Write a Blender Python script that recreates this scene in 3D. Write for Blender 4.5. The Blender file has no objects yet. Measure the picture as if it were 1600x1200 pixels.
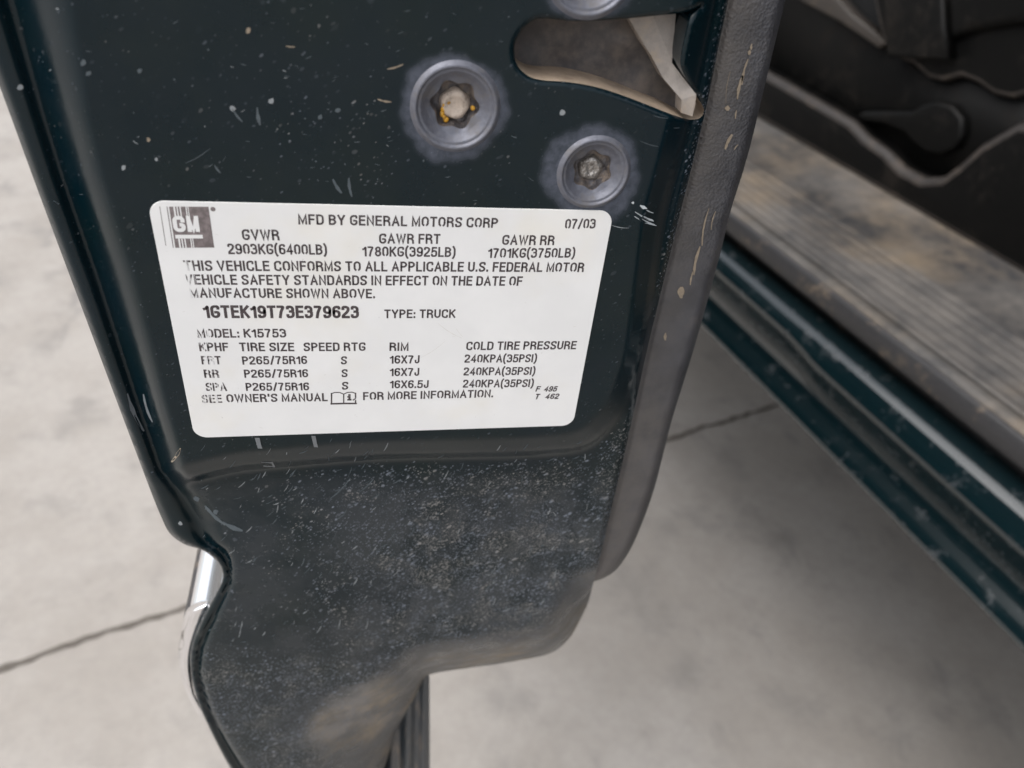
import bpy, bmesh, math, random
import numpy as np
from mathutils import Vector, Matrix
from mathutils.geometry import delaunay_2d_cdt

random.seed(7)
rng = np.random.default_rng(7)
scene = bpy.context.scene
COL = scene.collection

# ------------------------------------------------------------------ camera
GZ = 0.78                                    # height of the label centre above the ground
RM = np.array([[0.9819, -0.0978, -0.1623], [-0.0214, 0.7938, -0.6078], [0.1883, 0.6002, 0.7773]])
CAM = np.array([-0.00686, -0.15438, 0.10222 + GZ])
FPX = 1200.0
right = np.array([RM[0, 0], RM[0, 2], -RM[0, 1]])
down = np.array([RM[1, 0], RM[1, 2], -RM[1, 1]])
fwd = np.array([RM[2, 0], RM[2, 2], -RM[2, 1]])
cd = bpy.data.cameras.new('camera')
cam = bpy.data.objects.new('camera', cd)
COL.objects.link(cam)
m = Matrix(((right[0], -down[0], -fwd[0], CAM[0]),
            (right[1], -down[1], -fwd[1], CAM[1]),
            (right[2], -down[2], -fwd[2], CAM[2]), (0, 0, 0, 1)))
cam.matrix_world = m
cd.sensor_width = 36
cd.lens = 36 * FPX / 1600
cd.clip_start = 0.01
cd.clip_end = 500
cd.dof.use_dof = True
cd.dof.focus_distance = 0.187
cd.dof.aperture_fstop = 15.0
scene.camera = cam

# ------------------------------------------------------------------ light
SUN_EL, SUN_AZ = math.radians(60), math.radians(246)
world = bpy.data.worlds.new('World')
scene.world = world
world.use_nodes = True
wn = world.node_tree.nodes
wl = world.node_tree.links
bg = wn['Background']
sky = wn.new('ShaderNodeTexSky')
sky.sky_type = 'NISHITA'
sky.sun_disc = False
sky.sun_elevation = SUN_EL
sky.sun_rotation = SUN_AZ
sky.air_density = 1.0
sky.dust_density = 4.0
hs = wn.new('ShaderNodeHueSaturation')
hs.inputs['Saturation'].default_value = 0.28
wl.new(sky.outputs[0], hs.inputs['Color'])
wl.new(hs.outputs[0], bg.inputs['Color'])
bg.inputs['Strength'].default_value = 0.15
sd_ = bpy.data.lights.new('sun', 'SUN')
sd_.energy = 0.65
sd_.angle = math.radians(75)
sd_.color = (1, 0.95, 0.9)
sun = bpy.data.objects.new('sun', sd_)
COL.objects.link(sun)
dirv = Vector((math.sin(SUN_AZ) * math.cos(SUN_EL), math.cos(SUN_AZ) * math.cos(SUN_EL), math.sin(SUN_EL)))
sun.rotation_euler = dirv.to_track_quat('Z', 'Y').to_euler()
sun.location = (0, 0, 5)
vs = scene.view_settings
vs.view_transform = 'Standard'
vs.look = 'None'
vs.gamma = 1
vs.use_curve_mapping = False
vs.exposure = 0.87

# ------------------------------------------------------------------ measuring helpers
def ray(u, v):
    a = (np.asarray(u, float) - 800) / FPX
    b = (np.asarray(v, float) - 600) / FPX
    return a[..., None] * right + b[..., None] * down + fwd

def P(u, v, y=0.0):
    """points on the upright plane Y = y (y may be an array)"""
    d = ray(u, v)
    t = (np.asarray(y, float) - CAM[1]) / d[..., 1]
    return CAM + d * t[..., None]

def PZ(u, v, z):
    d = ray(u, v)
    t = (z - CAM[2]) / d[..., 2]
    return CAM + d * t[..., None]

F = np.array([-0.20049712, 0.97969429, 0.0])      # the truck points this way (the door is swung open)
S = np.array([F[1], -F[0], 0.0])
UP = np.array([0, 0, 1.0])

def PS(u, v, s):
    """points on the upright plane a distance s to the side along S"""
    d = ray(u, v)
    t = (s - CAM @ S) / (d @ S)
    return CAM + d * t[..., None]

def polydist(u, v, poly, closed=False):
    p = np.array(poly, float)
    if closed:
        p = np.vstack([p, p[:1]])
    best = np.full(np.shape(u), 1e9)
    for a, b in zip(p[:-1], p[1:]):
        ab = b - a
        L = ab @ ab
        if L < 1e-9:
            continue
        t = np.clip(((u - a[0]) * ab[0] + (v - a[1]) * ab[1]) / L, 0, 1)
        best = np.minimum(best, np.hypot(u - a[0] - t * ab[0], v - a[1] - t * ab[1]))
    return best

def inside(u, v, poly):
    p = np.array(poly, float)
    r = np.zeros(np.shape(u), bool)
    q = np.roll(p, 1, 0)
    for (x1, y1), (x0, y0) in zip(p, q):
        if y1 == y0:
            continue
        c = ((y1 > v) != (y0 > v)) & (u < (x0 - x1) * (v - y1) / (y0 - y1) + x1)
        r ^= c
    return r

def sdist(u, v, poly):
    d = polydist(u, v, poly, True)
    return np.where(inside(u, v, poly), d, -d)

def sstep(t):
    t = np.clip(t, 0, 1)
    return t * t * (3 - 2 * t)

def smooth_poly(pts, closed=False, step=6.0):
    """Catmull-Rom through the points, resampled evenly"""
    p = [np.array(q, float) for q in pts]
    n = len(p)
    out = []
    segs = n if closed else n - 1
    for i in range(segs):
        if closed:
            a, b, c, d = p[(i - 1) % n], p[i], p[(i + 1) % n], p[(i + 2) % n]
        else:
            b, c = p[i], p[i + 1]
            a = p[i - 1] if i else 2 * b - c
            d = p[i + 2] if i + 2 < n else 2 * c - b
        # centripetal
        t0 = 0
        t1 = t0 + max(np.linalg.norm(b - a), 1e-6) ** .5
        t2 = t1 + max(np.linalg.norm(c - b), 1e-6) ** .5
        t3 = t2 + max(np.linalg.norm(d - c), 1e-6) ** .5
        k = max(1, int(np.linalg.norm(c - b) / step))
        for j in range(k):
            t = t1 + (t2 - t1) * j / k
            A1 = (t1 - t) / (t1 - t0) * a + (t - t0) / (t1 - t0) * b
            A2 = (t2 - t) / (t2 - t1) * b + (t - t1) / (t2 - t1) * c
            A3 = (t3 - t) / (t3 - t2) * c + (t - t2) / (t3 - t2) * d
            B1 = (t2 - t) / (t2 - t0) * A1 + (t - t0) / (t2 - t0) * A2
            B2 = (t3 - t) / (t3 - t1) * A2 + (t - t1) / (t3 - t1) * A3
            out.append((t2 - t) / (t2 - t1) * B1 + (t - t1) / (t2 - t1) * B2)
    if not closed:
        out.append(p[-1])
    return np.array(out)

# ------------------------------------------------------------------ object helpers
def link(name, me, mats, parent=None, smooth=True):
    o = bpy.data.objects.new(name, me)
    for x in (mats if isinstance(mats, (list, tuple)) else [mats]):
        me.materials.append(x)
    COL.objects.link(o)
    if parent is not None:
        o.parent = parent
    if smooth:
        me.polygons.foreach_set('use_smooth', [True] * len(me.polygons))
    return o

def mesh(verts, faces, mi=None):
    me = bpy.data.meshes.new('mesh')
    me.from_pydata([tuple(map(float, v)) for v in verts], [], [tuple(map(int, f)) for f in faces])
    if mi is not None:
        me.polygons.foreach_set('material_index', mi)
    me.update()
    return me

def empty(name, label, cat, group=None):
    o = bpy.data.objects.new(name, None)
    o.empty_display_size = 0.05
    COL.objects.link(o)
    o['label'] = label
    o['category'] = cat
    o['kind'] = 'thing'
    return o

def part_empty(name, parent):
    o = bpy.data.objects.new(name, None)
    o.empty_display_size = 0.05
    COL.objects.link(o)
    o.parent = parent
    return o

class MB:
    def __init__(self):
        self.v, self.f, self.m = [], [], []
    def add(self, verts, faces, mi=0):
        b = len(self.v)
        self.v += [tuple(map(float, q)) for q in verts]
        self.f += [tuple(b + int(i) for i in f) for f in faces]
        self.m += [mi] * len(faces)
    def mesh(self):
        return mesh(self.v, self.f, self.m)

def fill(outline, holes=(), step=5.0):
    """triangulate an outline (with holes) with an even spread of inner points"""
    outline = np.array(outline)
    lo, hi = outline.min(0), outline.max(0)
    us, vv = [], []
    k = 0
    y = lo[1]
    while y < hi[1]:
        xs = np.arange(lo[0] + (step / 2 if k % 2 else 0), hi[0], step)
        us.append(xs)
        vv.append(np.full(len(xs), y))
        y += step * .866
        k += 1
    u = np.concatenate(us)
    v = np.concatenate(vv)
    keep = sdist(u, v, outline) > step * .45
    for h in holes:
        keep &= sdist(u, v, h) < -step * .45
    pts = [tuple(q) for q in outline]
    edges = [(i, (i + 1) % len(outline)) for i in range(len(outline))]
    for h in holes:
        b = len(pts)
        pts += [tuple(q) for q in h]
        edges += [(b + i, b + (i + 1) % len(h)) for i in range(len(h))]
    pts += list(zip(u[keep], v[keep]))
    r = delaunay_2d_cdt([Vector((float(a), float(b))) for a, b in pts], edges, [], 0, 1e-6)
    V = np.array([tuple(q) for q in r[0]])
    T = np.array([t for t in r[2] if len(t) == 3])
    c = V[T].mean(1)
    ok = inside(c[:, 0], c[:, 1], outline)
    for h in holes:
        ok &= ~inside(c[:, 0], c[:, 1], h)
    return V, T[ok]

# ------------------------------------------------------------------ materials
class NT:
    def __init__(self, name):
        self.m = bpy.data.materials.new(name)
        self.m.use_nodes = True
        self.t = self.m.node_tree
        self.b = self.t.nodes['Principled BSDF']
    def n(self, kind, **kw):
        x = self.t.nodes.new(kind)
        for k, v in kw.items():
            if k.startswith('i_'):
                x.inputs[k[2:].replace('_', ' ')].default_value = v
            else:
                setattr(x, k, v)
        return x
    def l(self, a, b):
        self.t.links.new(a, b)
    def coord(self, scale=(1, 1, 1), rot=(0, 0, 0)):
        tc = self.n('ShaderNodeTexCoord')
        mp = self.n('ShaderNodeMapping')
        mp.inputs['Scale'].default_value = scale
        mp.inputs['Rotation'].default_value = rot
        self.l(tc.outputs['Object'], mp.inputs['Vector'])
        return mp.outputs[0]
    def noise(self, vec, scale, detail=4, rough=.55):
        x = self.n('ShaderNodeTexNoise')
        x.inputs['Scale'].default_value = scale
        x.inputs['Detail'].default_value = detail
        x.inputs['Roughness'].default_value = rough
        self.l(vec, x.inputs['Vector'])
        return x.outputs['Fac']
    def voro(self, vec, scale, feature='F1'):
        x = self.n('ShaderNodeTexVoronoi')
        x.feature = feature
        x.inputs['Scale'].default_value = scale
        self.l(vec, x.inputs['Vector'])
        return x
    def ramp(self, src, a, b, lo=0.0, hi=1.0):
        x = self.n('ShaderNodeMapRange')
        x.interpolation_type = 'SMOOTHSTEP'
        for i, val in ((1, a), (2, b), (3, lo), (4, hi)):
            if hasattr(val, 'links') or hasattr(val, 'is_linked'):
                self.l(val, x.inputs[i])
            else:
                x.inputs[i].default_value = val
        self.l(src, x.inputs[0])
        return x.outputs[0]
    def math(self, op, a, b=0.0, clamp=False):
        x = self.n('ShaderNodeMath', operation=op)
        x.use_clamp = clamp
        for i, val in ((0, a), (1, b)):
            if isinstance(val, (int, float)):
                x.inputs[i].default_value = val
            else:
                self.l(val, x.inputs[i])
        return x.outputs[0]
    def mix(self, fac, a, b):
        x = self.n('ShaderNodeMix', data_type='RGBA')
        for i, val in ((0, fac), (6, a), (7, b)):
            if isinstance(val, (int, float)):
                x.inputs[i].default_value = val
            elif isinstance(val, tuple):
                x.inputs[i].default_value = (*val, 1)
            else:
                self.l(val, x.inputs[i])
        return x.outputs[2]
    def attr(self, name):
        return self.n('ShaderNodeAttribute', attribute_name=name).outputs['Fac']
    def bump(self, h, strength, dist):
        x = self.n('ShaderNodeBump')
        x.inputs['Strength'].default_value = strength
        x.inputs['Distance'].default_value = dist
        self.l(h, x.inputs['Height'])
        self.l(x.outputs[0], self.b.inputs['Normal'])
    def set(self, color=None, rough=None, metal=None, spec=None):
        for key, val in (('Base Color', color), ('Roughness', rough), ('Metallic', metal), ('Specular IOR Level', spec)):
            if val is None:
                continue
            if isinstance(val, tuple):
                self.b.inputs[key].default_value = (*val, 1)
            elif isinstance(val, (int, float)):
                self.b.inputs[key].default_value = val
            else:
                self.l(val, self.b.inputs[key])
        return self.m

GREEN = (0.0008, 0.0078, 0.0120)

def paint_panel():
    k = NT('green door paint with road dust')
    v = k.coord()
    vd = k.coord((1, 1, 1), (0, math.radians(40), 0))
    tc = k.n('ShaderNodeMapping')
    tc.inputs['Scale'].default_value = (.75, 1, 1.3)
    k.l(vd, tc.inputs['Vector'])
    vstr = tc.outputs[0]
    speck, veil, stain = k.attr('speck'), k.attr('veil'), k.attr('stain')
    # speckles at two sizes
    n2 = k.noise(v, 90, 3, .6)
    def specks(scale, keep, wob):
        dn = k.n('ShaderNodeTexNoise')
        dn.inputs['Scale'].default_value = 220
        dn.inputs['Detail'].default_value = 3
        k.l(v, dn.inputs['Vector'])
        vm = k.n('ShaderNodeVectorMath', operation='MULTIPLY_ADD')
        k.l(dn.outputs['Color'], vm.inputs[0])
        vm.inputs[1].default_value = (wob, wob, wob)
        k.l(vstr, vm.inputs[2])
        vo = k.voro(vm.outputs[0], scale)
        sp3 = k.n('ShaderNodeSeparateColor')
        k.l(vo.outputs['Color'], sp3.inputs[0])
        prob = k.math('MULTIPLY', k.math('MULTIPLY', speck, keep), k.ramp(n2, .35, .6, .55, 1.15))
        here = k.ramp(k.math('SUBTRACT', prob, sp3.outputs[0]), -.02, .12)
        size = k.math('ADD', .16, k.math('MULTIPLY', sp3.outputs[1], .42))
        dot = k.ramp(k.math('SUBTRACT', size, vo.outputs['Distance']), .0, .18)
        return k.math('MULTIPLY', k.math('MULTIPLY', here, dot), k.math('ADD', .35, k.math('MULTIPLY', sp3.outputs[2], .65)))
    sp = k.math('MAXIMUM', specks(760, .34, .0022), k.math('MAXIMUM', specks(1250, .75, .0012), specks(2300, .8, .0006)))
    film = k.math('MULTIPLY', veil, k.ramp(k.noise(v, 60, 6, .65), .3, .66, .15, 1.0))
    st = k.math('MULTIPLY', stain, k.ramp(k.noise(v, 420, 5, .75), .3, .65, .45, 1.05))
    base = k.mix(k.ramp(k.noise(v, 45, 3), .35, .7), GREEN, (0.0018, 0.0090, 0.0108))
    c = k.mix(k.math('MULTIPLY', st, .85, True), base, (0.082, 0.091, 0.118))
    c = k.mix(k.math('MULTIPLY', film, .9, True), c, k.mix(k.ramp(veil, .45, .95), (0.088, 0.090, 0.096), k.mix(k.ramp(k.noise(v, 55, 4), .4, .65), (0.21, 0.195, 0.18), (0.32, 0.265, 0.20))))
    c = k.mix(sp, c, k.mix(k.ramp(n2, .48, .62), (0.15, 0.17, 0.205), (0.20, 0.195, 0.19)))
    dirt = k.math('MAXIMUM', k.math('MULTIPLY', sp, .8), k.math('MAXIMUM', k.math('MULTIPLY', film, 1.2, True), st))
    rg = k.math('ADD', k.ramp(k.noise(v, 30, 4), .3, .7, .10, .17), k.math('MULTIPLY', dirt, .5), True)
    k.bump(k.math('ADD', k.math('MULTIPLY', k.noise(v, 260, 2), .15), k.math('MULTIPLY', sp, .6)), .3, .0005)
    k.b.inputs['IOR'].default_value = 1.5
    return k.set(c, rg, spec=.29)

def simple(name, col, rough, metal=0.0, dust=None, dscale=60, damt=.5, bump=None, col2=None, stretch=(1, 1, 1), rot=(0, 0, 0)):
    k = NT(name)
    v = k.coord(stretch, rot)
    n = k.noise(v, dscale, 6, .65)
    n2 = k.noise(v, dscale * 7, 4, .65)
    c = k.mix(k.ramp(n2, .3, .7), col, col2 or tuple(x * 1.25 for x in col))
    r = rough
    if dust:
        f = k.ramp(k.math('ADD', k.math('MULTIPLY', n, .7), k.math('MULTIPLY', n2, .3)), .62 - damt * .35, .72 - damt * .15)
        f = k.math('MULTIPLY', f, min(1.0, .35 + damt))
        c = k.mix(f, c, dust)
        r = k.math('ADD', rough, k.math('MULTIPLY', f, .8 - rough), True)
    if bump:
        k.bump(k.noise(v, bump[0], 3), bump[1], bump[2])
    return k.set(c, r, metal)

def grain_plastic():
    k = NT('grained grey door plastic')
    v = k.coord()
    va = k.voro(v, 1500, 'F1').outputs['Distance']
    nz = k.noise(v, 800, 3, .6)
    g = k.attr('grain')
    hgt = k.math('MULTIPLY', k.math('ADD', va, k.math('MULTIPLY', nz, 1.6)), g)
    veil = k.attr('veil')
    f = k.math('MULTIPLY', veil, k.ramp(k.noise(v, 200, 5, .7), .3, .65, .45, 1.0), True)
    blot = k.ramp(k.noise(v, 70, 5, .7), .52, .68, 0, .30)
    f = k.math('MAXIMUM', f, blot)
    c = k.mix(k.ramp(k.noise(v, 120, 3), .3, .7), (0.040, 0.040, 0.045), (0.060, 0.060, 0.067))
    c = k.mix(k.math('MULTIPLY', k.ramp(nz, .5, .7, 0, .7), g), c, (0.03, 0.03, 0.034))
    c = k.mix(f, c, (0.130, 0.117, 0.106))
    k.bump(hgt, .6, .0003)
    return k.set(c, k.math('ADD', .42, k.math('MULTIPLY', f, .35)))

def label_mat():
    k = NT('white printed vinyl')
    v = k.coord()
    c = k.mix(k.ramp(k.noise(v, 60, 4), .35, .7), (0.715, 0.715, 0.712), (0.755, 0.755, 0.75))
    c = k.mix(k.ramp(k.noise(v, 28, 4), .52, .75, 0, .55), c, (0.72, 0.68, 0.58))
    c = k.mix(k.ramp(k.noise(v, 900, 3, .6), .70, .76, 0, .45), c, (0.45, 0.43, 0.41))
    return k.set(c, .42)

def ink_mat(col, wear=.30):
    k = NT('worn black ink')
    tc = k.n('ShaderNodeTexCoord')
    sx = k.n('ShaderNodeSeparateXYZ')
    k.l(tc.outputs['Object'], sx.inputs[0])
    mp = k.n('ShaderNodeMapping')
    mp.inputs['Scale'].default_value = (2100, 1, 45)
    k.l(tc.outputs['Object'], mp.inputs['Vector'])
    stripes = k.noise(mp.outputs[0], 1.0, 2, .5)
    edge = k.ramp(sx.outputs['X'], -.0425, -.0345, wear, .0)          # the print is rubbed thin at the left end
    spots = k.noise(k.coord(), 300, 3, .6)
    thr = k.math('SUBTRACT', .80, edge)
    f = k.ramp(k.math('ADD', k.math('MULTIPLY', stripes, .75), k.math('MULTIPLY', spots, .25)), thr, k.math('ADD', thr, .07), 0, .9)
    c = k.mix(k.ramp(k.noise(k.coord(), 800, 3), .35, .7), col, tuple(x * 1.7 for x in col))
    c = k.mix(f, c, (0.76, 0.76, 0.76))
    return k.set(c, .5)

M = {}
M['paint'] = paint_panel()
M['paint_plain'] = simple('green body paint', GREEN, .14, dust=(0.2, 0.2, 0.21), dscale=40, damt=.1)
M['paint_dusty'] = simple('dusty green rocker paint', (0.0025, 0.0095, 0.0120), .16, dust=(0.05, 0.056, 0.063), dscale=60, damt=.24)
for key, val in (('Specular IOR Level', .8), ('Coat Weight', .6), ('Coat Roughness', .12)):
    M['paint_dusty'].node_tree.nodes['Principled BSDF'].inputs[key].default_value = val
M['chip'] = simple('pale chips and scratches', (0.20, 0.215, 0.225), .6)
M['faint'] = simple('faint dust marks', (0.055, 0.07, 0.08), .6)
M['mud'] = simple('dried tan mud', (0.215, 0.175, 0.13), .85, bump=(900, .6, .0004))
M['overspray'] = simple('white paint smear', (0.40, 0.43, 0.45), .5)
M['drip'] = simple('pale dried drip', (0.13, 0.14, 0.15), .35)
M['beige'] = simple('dusty pale metal', (0.33, 0.26, 0.195), .75, dust=(0.20, 0.155, 0.115), dscale=90, damt=.5, stretch=(1, 1, 3), bump=(600, .3, .0003))
M['taupe'] = simple('dirty latch plate', (0.062, 0.056, 0.056), .6, dust=(0.15, 0.125, 0.108), dscale=60, damt=.6)
M['fold'] = simple('dusty grey folded metal', (0.25, 0.225, 0.205), .6, dust=(0.34, 0.27, 0.20), dscale=80, damt=.45)
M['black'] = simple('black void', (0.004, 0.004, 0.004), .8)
M['steel'] = simple('dull grey screw steel', (0.125, 0.13, 0.155), .45, metal=.45, dust=(0.15, 0.14, 0.135), dscale=150, damt=.45, bump=(700, .35, .0003))
M['socket'] = simple('grimy socket steel', (0.10, 0.095, 0.10), .4, metal=.5, dust=(0.30, 0.24, 0.19), dscale=300, damt=.5, bump=(900, .6, .0005))
M['plug'] = simple('dirt in the socket', (0.42, 0.35, 0.29), .45, dust=(0.13, 0.10, 0.08), dscale=300, damt=.4, bump=(700, .7, .0006))
M['worn'] = simple('worn bright steel', (0.33, 0.31, 0.29), .3, metal=.8, dust=(0.10, 0.085, 0.07), dscale=400, damt=.5, bump=(900, .9, .0008))
M['grease'] = simple('yellow wax', (0.46, 0.235, 0.015), .3, dust=(0.10, 0.07, 0.04), dscale=500, damt=.5)
M['plastic'] = grain_plastic()
M['label'] = label_mat()
M['ink'] = ink_mat((0.042, 0.033, 0.035))
M['scuff_mark'] = simple('scuffs on the sticker', (0.56, 0.545, 0.52), .5)
M['ink_plain'] = ink_mat((0.042, 0.033, 0.035), .0)
M['logo'] = ink_mat((0.125, 0.105, 0.105), .0)
M['chrome'] = simple('chrome', (0.93, 0.93, 0.95), .06, metal=1.0, col2=(0.95, 0.95, 0.97))
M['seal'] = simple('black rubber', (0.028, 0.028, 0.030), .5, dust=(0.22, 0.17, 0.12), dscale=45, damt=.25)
M['lower_seal'] = simple('dusty dark rubber', (0.02, 0.026, 0.032), .35, dust=(0.26, 0.2, 0.15), dscale=60, damt=.3, stretch=(3, 1, .3))

# ------------------------------------------------------------------ the door: outline as seen on its rear end
LEFT = smooth_poly([(-95, -120), (-35, 45), (5, 150), (60, 300), (135, 500), (210, 700), (252, 808), (265, 833), (287, 850), (317, 860),
                    (335, 873), (346, 887), (348, 904), (337, 929), (317, 967), (300, 1008), (297, 1032), (300, 1060), (308, 1093),
                    (318, 1118), (334, 1152), (359, 1200), (392, 1262)])
RIGHT = smooth_poly([(1164, -120), (1138, 0), (1123.5, 69), (1105, 161), (1085, 244), (1062, 336), (1008, 560), (992, 635), (974, 716),
                     (956, 791), (939.5, 863), (926, 915), (919, 941), (907, 967), (892, 994), (877, 1010), (859, 1021), (787, 1036),
                     (731, 1044), (680, 1052), (664, 1058), (654, 1078), (637, 1110), (619, 1144), (605, 1185), (592, 1225), (582, 1262)])
OUT = np.vstack([LEFT, RIGHT[::-1]])
BEND = np.array([(55, -120), (95, 0), (125, 175), (150, 275), (202, 440), (250, 620), (284, 735), (335, 775), (368, 815), (372, 870), (368, 915),
                 (347, 965), (327, 1012), (321, 1050), (338, 1110), (364, 1160), (396, 1205), (430, 1262)], float)
PADEDGE = smooth_poly([(270, 752), (306, 745), (372, 730), (455, 722), (565, 713), (700, 709), (800, 707), (845, 704), (890, 700), (920, 691),
                       (947, 668), (971, 636), (986, 598), (998, 560), (1030, 342), (1039, 305), (1056, 244), (1070, 190), (1085, 122), (1112, 0), (1138, -120)], step=12)
PAD = np.vstack([[(-400, -120), (-400, 760)], PADEDGE])
SLOT = smooth_poly([(1096, 9), (1073, 18), (1010, 26), (952, 31), (895, 33), (852, 29), (836, 31), (817, 46), (804, 72), (808, 101), (826, 119), (846, 125), (886, 128),
                    (935, 137), (981, 152), (1027, 170), (1056, 181), (1080, 187), (1094, 184), (1100, 172), (1088, 150), (1068, 115),
                    (1063, 100), (1069, 60), (1080, 25)], closed=True, step=4)
Q = RIGHT[RIGHT[:, 1] > 905]
SCREWS = [(712, 168, .88), (928, 270, .80), (924, -52, .88)]

def left_t(u, v):
    uL = np.interp(v, LEFT[:, 1], LEFT[:, 0])
    uB = np.interp(v, BEND[:, 1], BEND[:, 0])
    return (uB - u) / np.maximum(uB - uL, 8)

def height(u, v):
    u = np.asarray(u, float)
    v = np.asarray(v, float)
    mm = .001
    sd = sdist(u, v, PAD)
    x = np.clip((27 - sd) / 27, 0, 1)
    hr = 3.3 * mm * np.where(x < .3, x * x / .6, x - .15) + 2.7 * mm * sstep((3 - sd) / 14)
    t = left_t(u, v)
    hl = 9.5 * mm * sstep((t + .15) / .75) - 2.2 * mm * sstep((t - .5) / .25) + 3.0 * mm * np.clip((t - .86) / .14, 0, 1) ** 2
    hl = np.where(t < -.15, 0, hl)
    k = 1.2 * mm
    h = np.logaddexp(hr / k, hl / k) * k - k * math.log(2) * np.exp(-np.maximum(hr, hl) / k)
    d = polydist(u, v, Q)
    w = 55 + 75 * sstep((v - 1000) / 150) * sstep((720 - u) / 200)
    fade = sstep((v - 880) / 70)
    h = h + fade * (26 * mm) * np.clip(1 - d / w, 0, 1) ** 2.2
    dr = polydist(u, v, RIGHT)
    h = h + 1.8 * mm * np.clip(1 - dr / 9, 0, 1) ** 2
    ds = polydist(u, v, SLOT, True)
    h = h + .9 * mm * np.clip(1 - ds / 6, 0, 1) ** 2
    # gentle unevenness of pressed sheet, kept off the flat pad
    h = h + sstep(-sd / 60) * mm * (.9 * np.sin(u / 95 + v / 160) + .6 * np.sin(v / 70 - u / 210))
    for a, b, s in SCREWS:
        r = np.hypot(u - a, v - b) / s
        h = h + .35 * mm * np.exp(-((r - 78) / 6) ** 2) * 0
    return h

truck = empty('pickup_truck', 'dark green pickup with its door open, white printed sticker on the door edge', 'pickup truck')
door = part_empty('door', truck)

def screw_hole(a, b, s):
    c = P(np.array([a]), np.array([b]), 0.0)[0]
    out = []
    for i in range(48):
        th = 2 * math.pi * i / 48
        q = c + np.array([math.cos(th), 0, math.sin(th)]) * .0091 * s
        w = q - CAM
        z = w @ fwd
        out.append((800 + FPX * (w @ right) / z, 600 + FPX * (w @ down) / z))
    return np.array(out)
V, T = fill(OUT, [SLOT] + [screw_hole(*q) for q in SCREWS], 5.0)
hh = height(V[:, 0], V[:, 1])
PV = P(V[:, 0], V[:, 1], hh)
mb = MB()
mb.add(PV, T, 0)
npanel = len(PV)
u, v = V[:, 0], V[:, 1]
sdp = sdist(u, v, PAD)
tl = left_t(u, v)
low = sstep((-sdp - 4) / 25) * (tl < .2)
speck = low * (.12 + .88 * sstep((u - 380 + (v - 800) * -.2) / 300)) * (.55 + .45 * sstep((v - 730) / 120)) * sstep((1250 - v) / 300)
speck = np.maximum(speck, low * .85 * sstep((v - 985) / 80))
speck = np.maximum(speck, (.05 + .06 * np.exp(-((u - 540) / 170) ** 2 - ((v - 200) / 110) ** 2)) * (sdp > 0))
dQ = polydist(u, v, Q)
veil = sstep((105 - dQ) / 120) * sstep((v - 860) / 110) * sstep((-tl - .3) / 1.5)
veil = np.maximum(veil, 1.3 * np.exp(-(((u - 570 + (v - 1120) * .6) / 95) ** 2 + ((v - 1120) / 85) ** 2)) * sstep((u - 410) / 60))
veil = np.maximum(veil, .35 * low * sstep((v - 860) / 150) * sstep((u - 430) / 200))
veil = np.maximum(veil, (.26 + .14 * sstep((u - 430) / 220)) * low * sstep((v - 725) / 50))  # dust film, raised to paint in the lower panel's sheen as well
veil = np.maximum(veil, .10 * sstep((sdp + 4) / 6) * sstep((17 - sdp) / 12) * sstep((u - 330) / 60) * (v > 640))  # pale pad rim below the label: its reflection put into the colour
veil = np.maximum(veil, .035)
stain = np.zeros(len(u))
for (a, b, s) in SCREWS:
    ang = np.arctan2(v - b, u - a)
    R = (98 + 4 * np.sin(3 * ang + a) + 2.5 * np.sin(7 * ang) + 1.5 * np.sin(17 * ang)) * s
    r = np.hypot(u - a + 4, v - b)
    stain = np.maximum(stain, sstep((R + 5 - r) / 17))

# pale chips, scratches, drips, mud and a painted highlight on the paint (surface marks, same mesh)
def mark(poly, mi, lift=.00006, src=height, target=mb):
    p = np.array(poly, float)
    y = src(p[:, 0], p[:, 1]) - lift
    q = P(p[:, 0], p[:, 1], y)
    target.add(q, [list(range(len(p)))], mi)

def streak(u0, v0, ang, L, w, mi, **kw):
    du, dv = math.cos(ang), math.sin(ang)
    n = 5
    up, dn = [], []
    for i in range(n + 1):
        t = i / n
        ww = w * (math.sin(math.pi * min(max(t, .08), .92)) ** .6) * random.uniform(.6, 1.2) / 2
        b = math.sin(t * 3) * L * .05
        up.append((u0 + du * L * t - dv * (ww + b), v0 + dv * L * t + du * (ww + b)))
        dn.append((u0 + du * L * t - dv * (-ww + b), v0 + dv * L * t + du * (-ww + b)))
    mark(up + dn[::-1], mi, **kw)

def blotch(u0, v0, r, mi, asp=1.0, ang=0.0, n=9, **kw):
    pts = []
    for i in range(n):
        a = 2 * math.pi * i / n
        q = r * random.uniform(.7, 1.15)
        x, y = q * math.cos(a) * asp, q * math.sin(a)
        pts.append((u0 + x * math.cos(ang) - y * math.sin(ang), v0 + x * math.sin(ang) + y * math.cos(ang)))
    mark(pts, mi, **kw)

LBL = [(226, 308), (966, 318), (908, 675), (296, 692)]
def free(a, b):
    A, B = np.array([a]), np.array([b])
    if not inside(A, B, OUT)[0] or polydist(A, B, OUT, True)[0] < 14:
        return False
    if inside(A, B, LBL)[0] or sdist(A, B, SLOT)[0] > -12:
        return False
    return all(math.hypot(a - x, b - y) > 92 for x, y, s in SCREWS)

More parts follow.
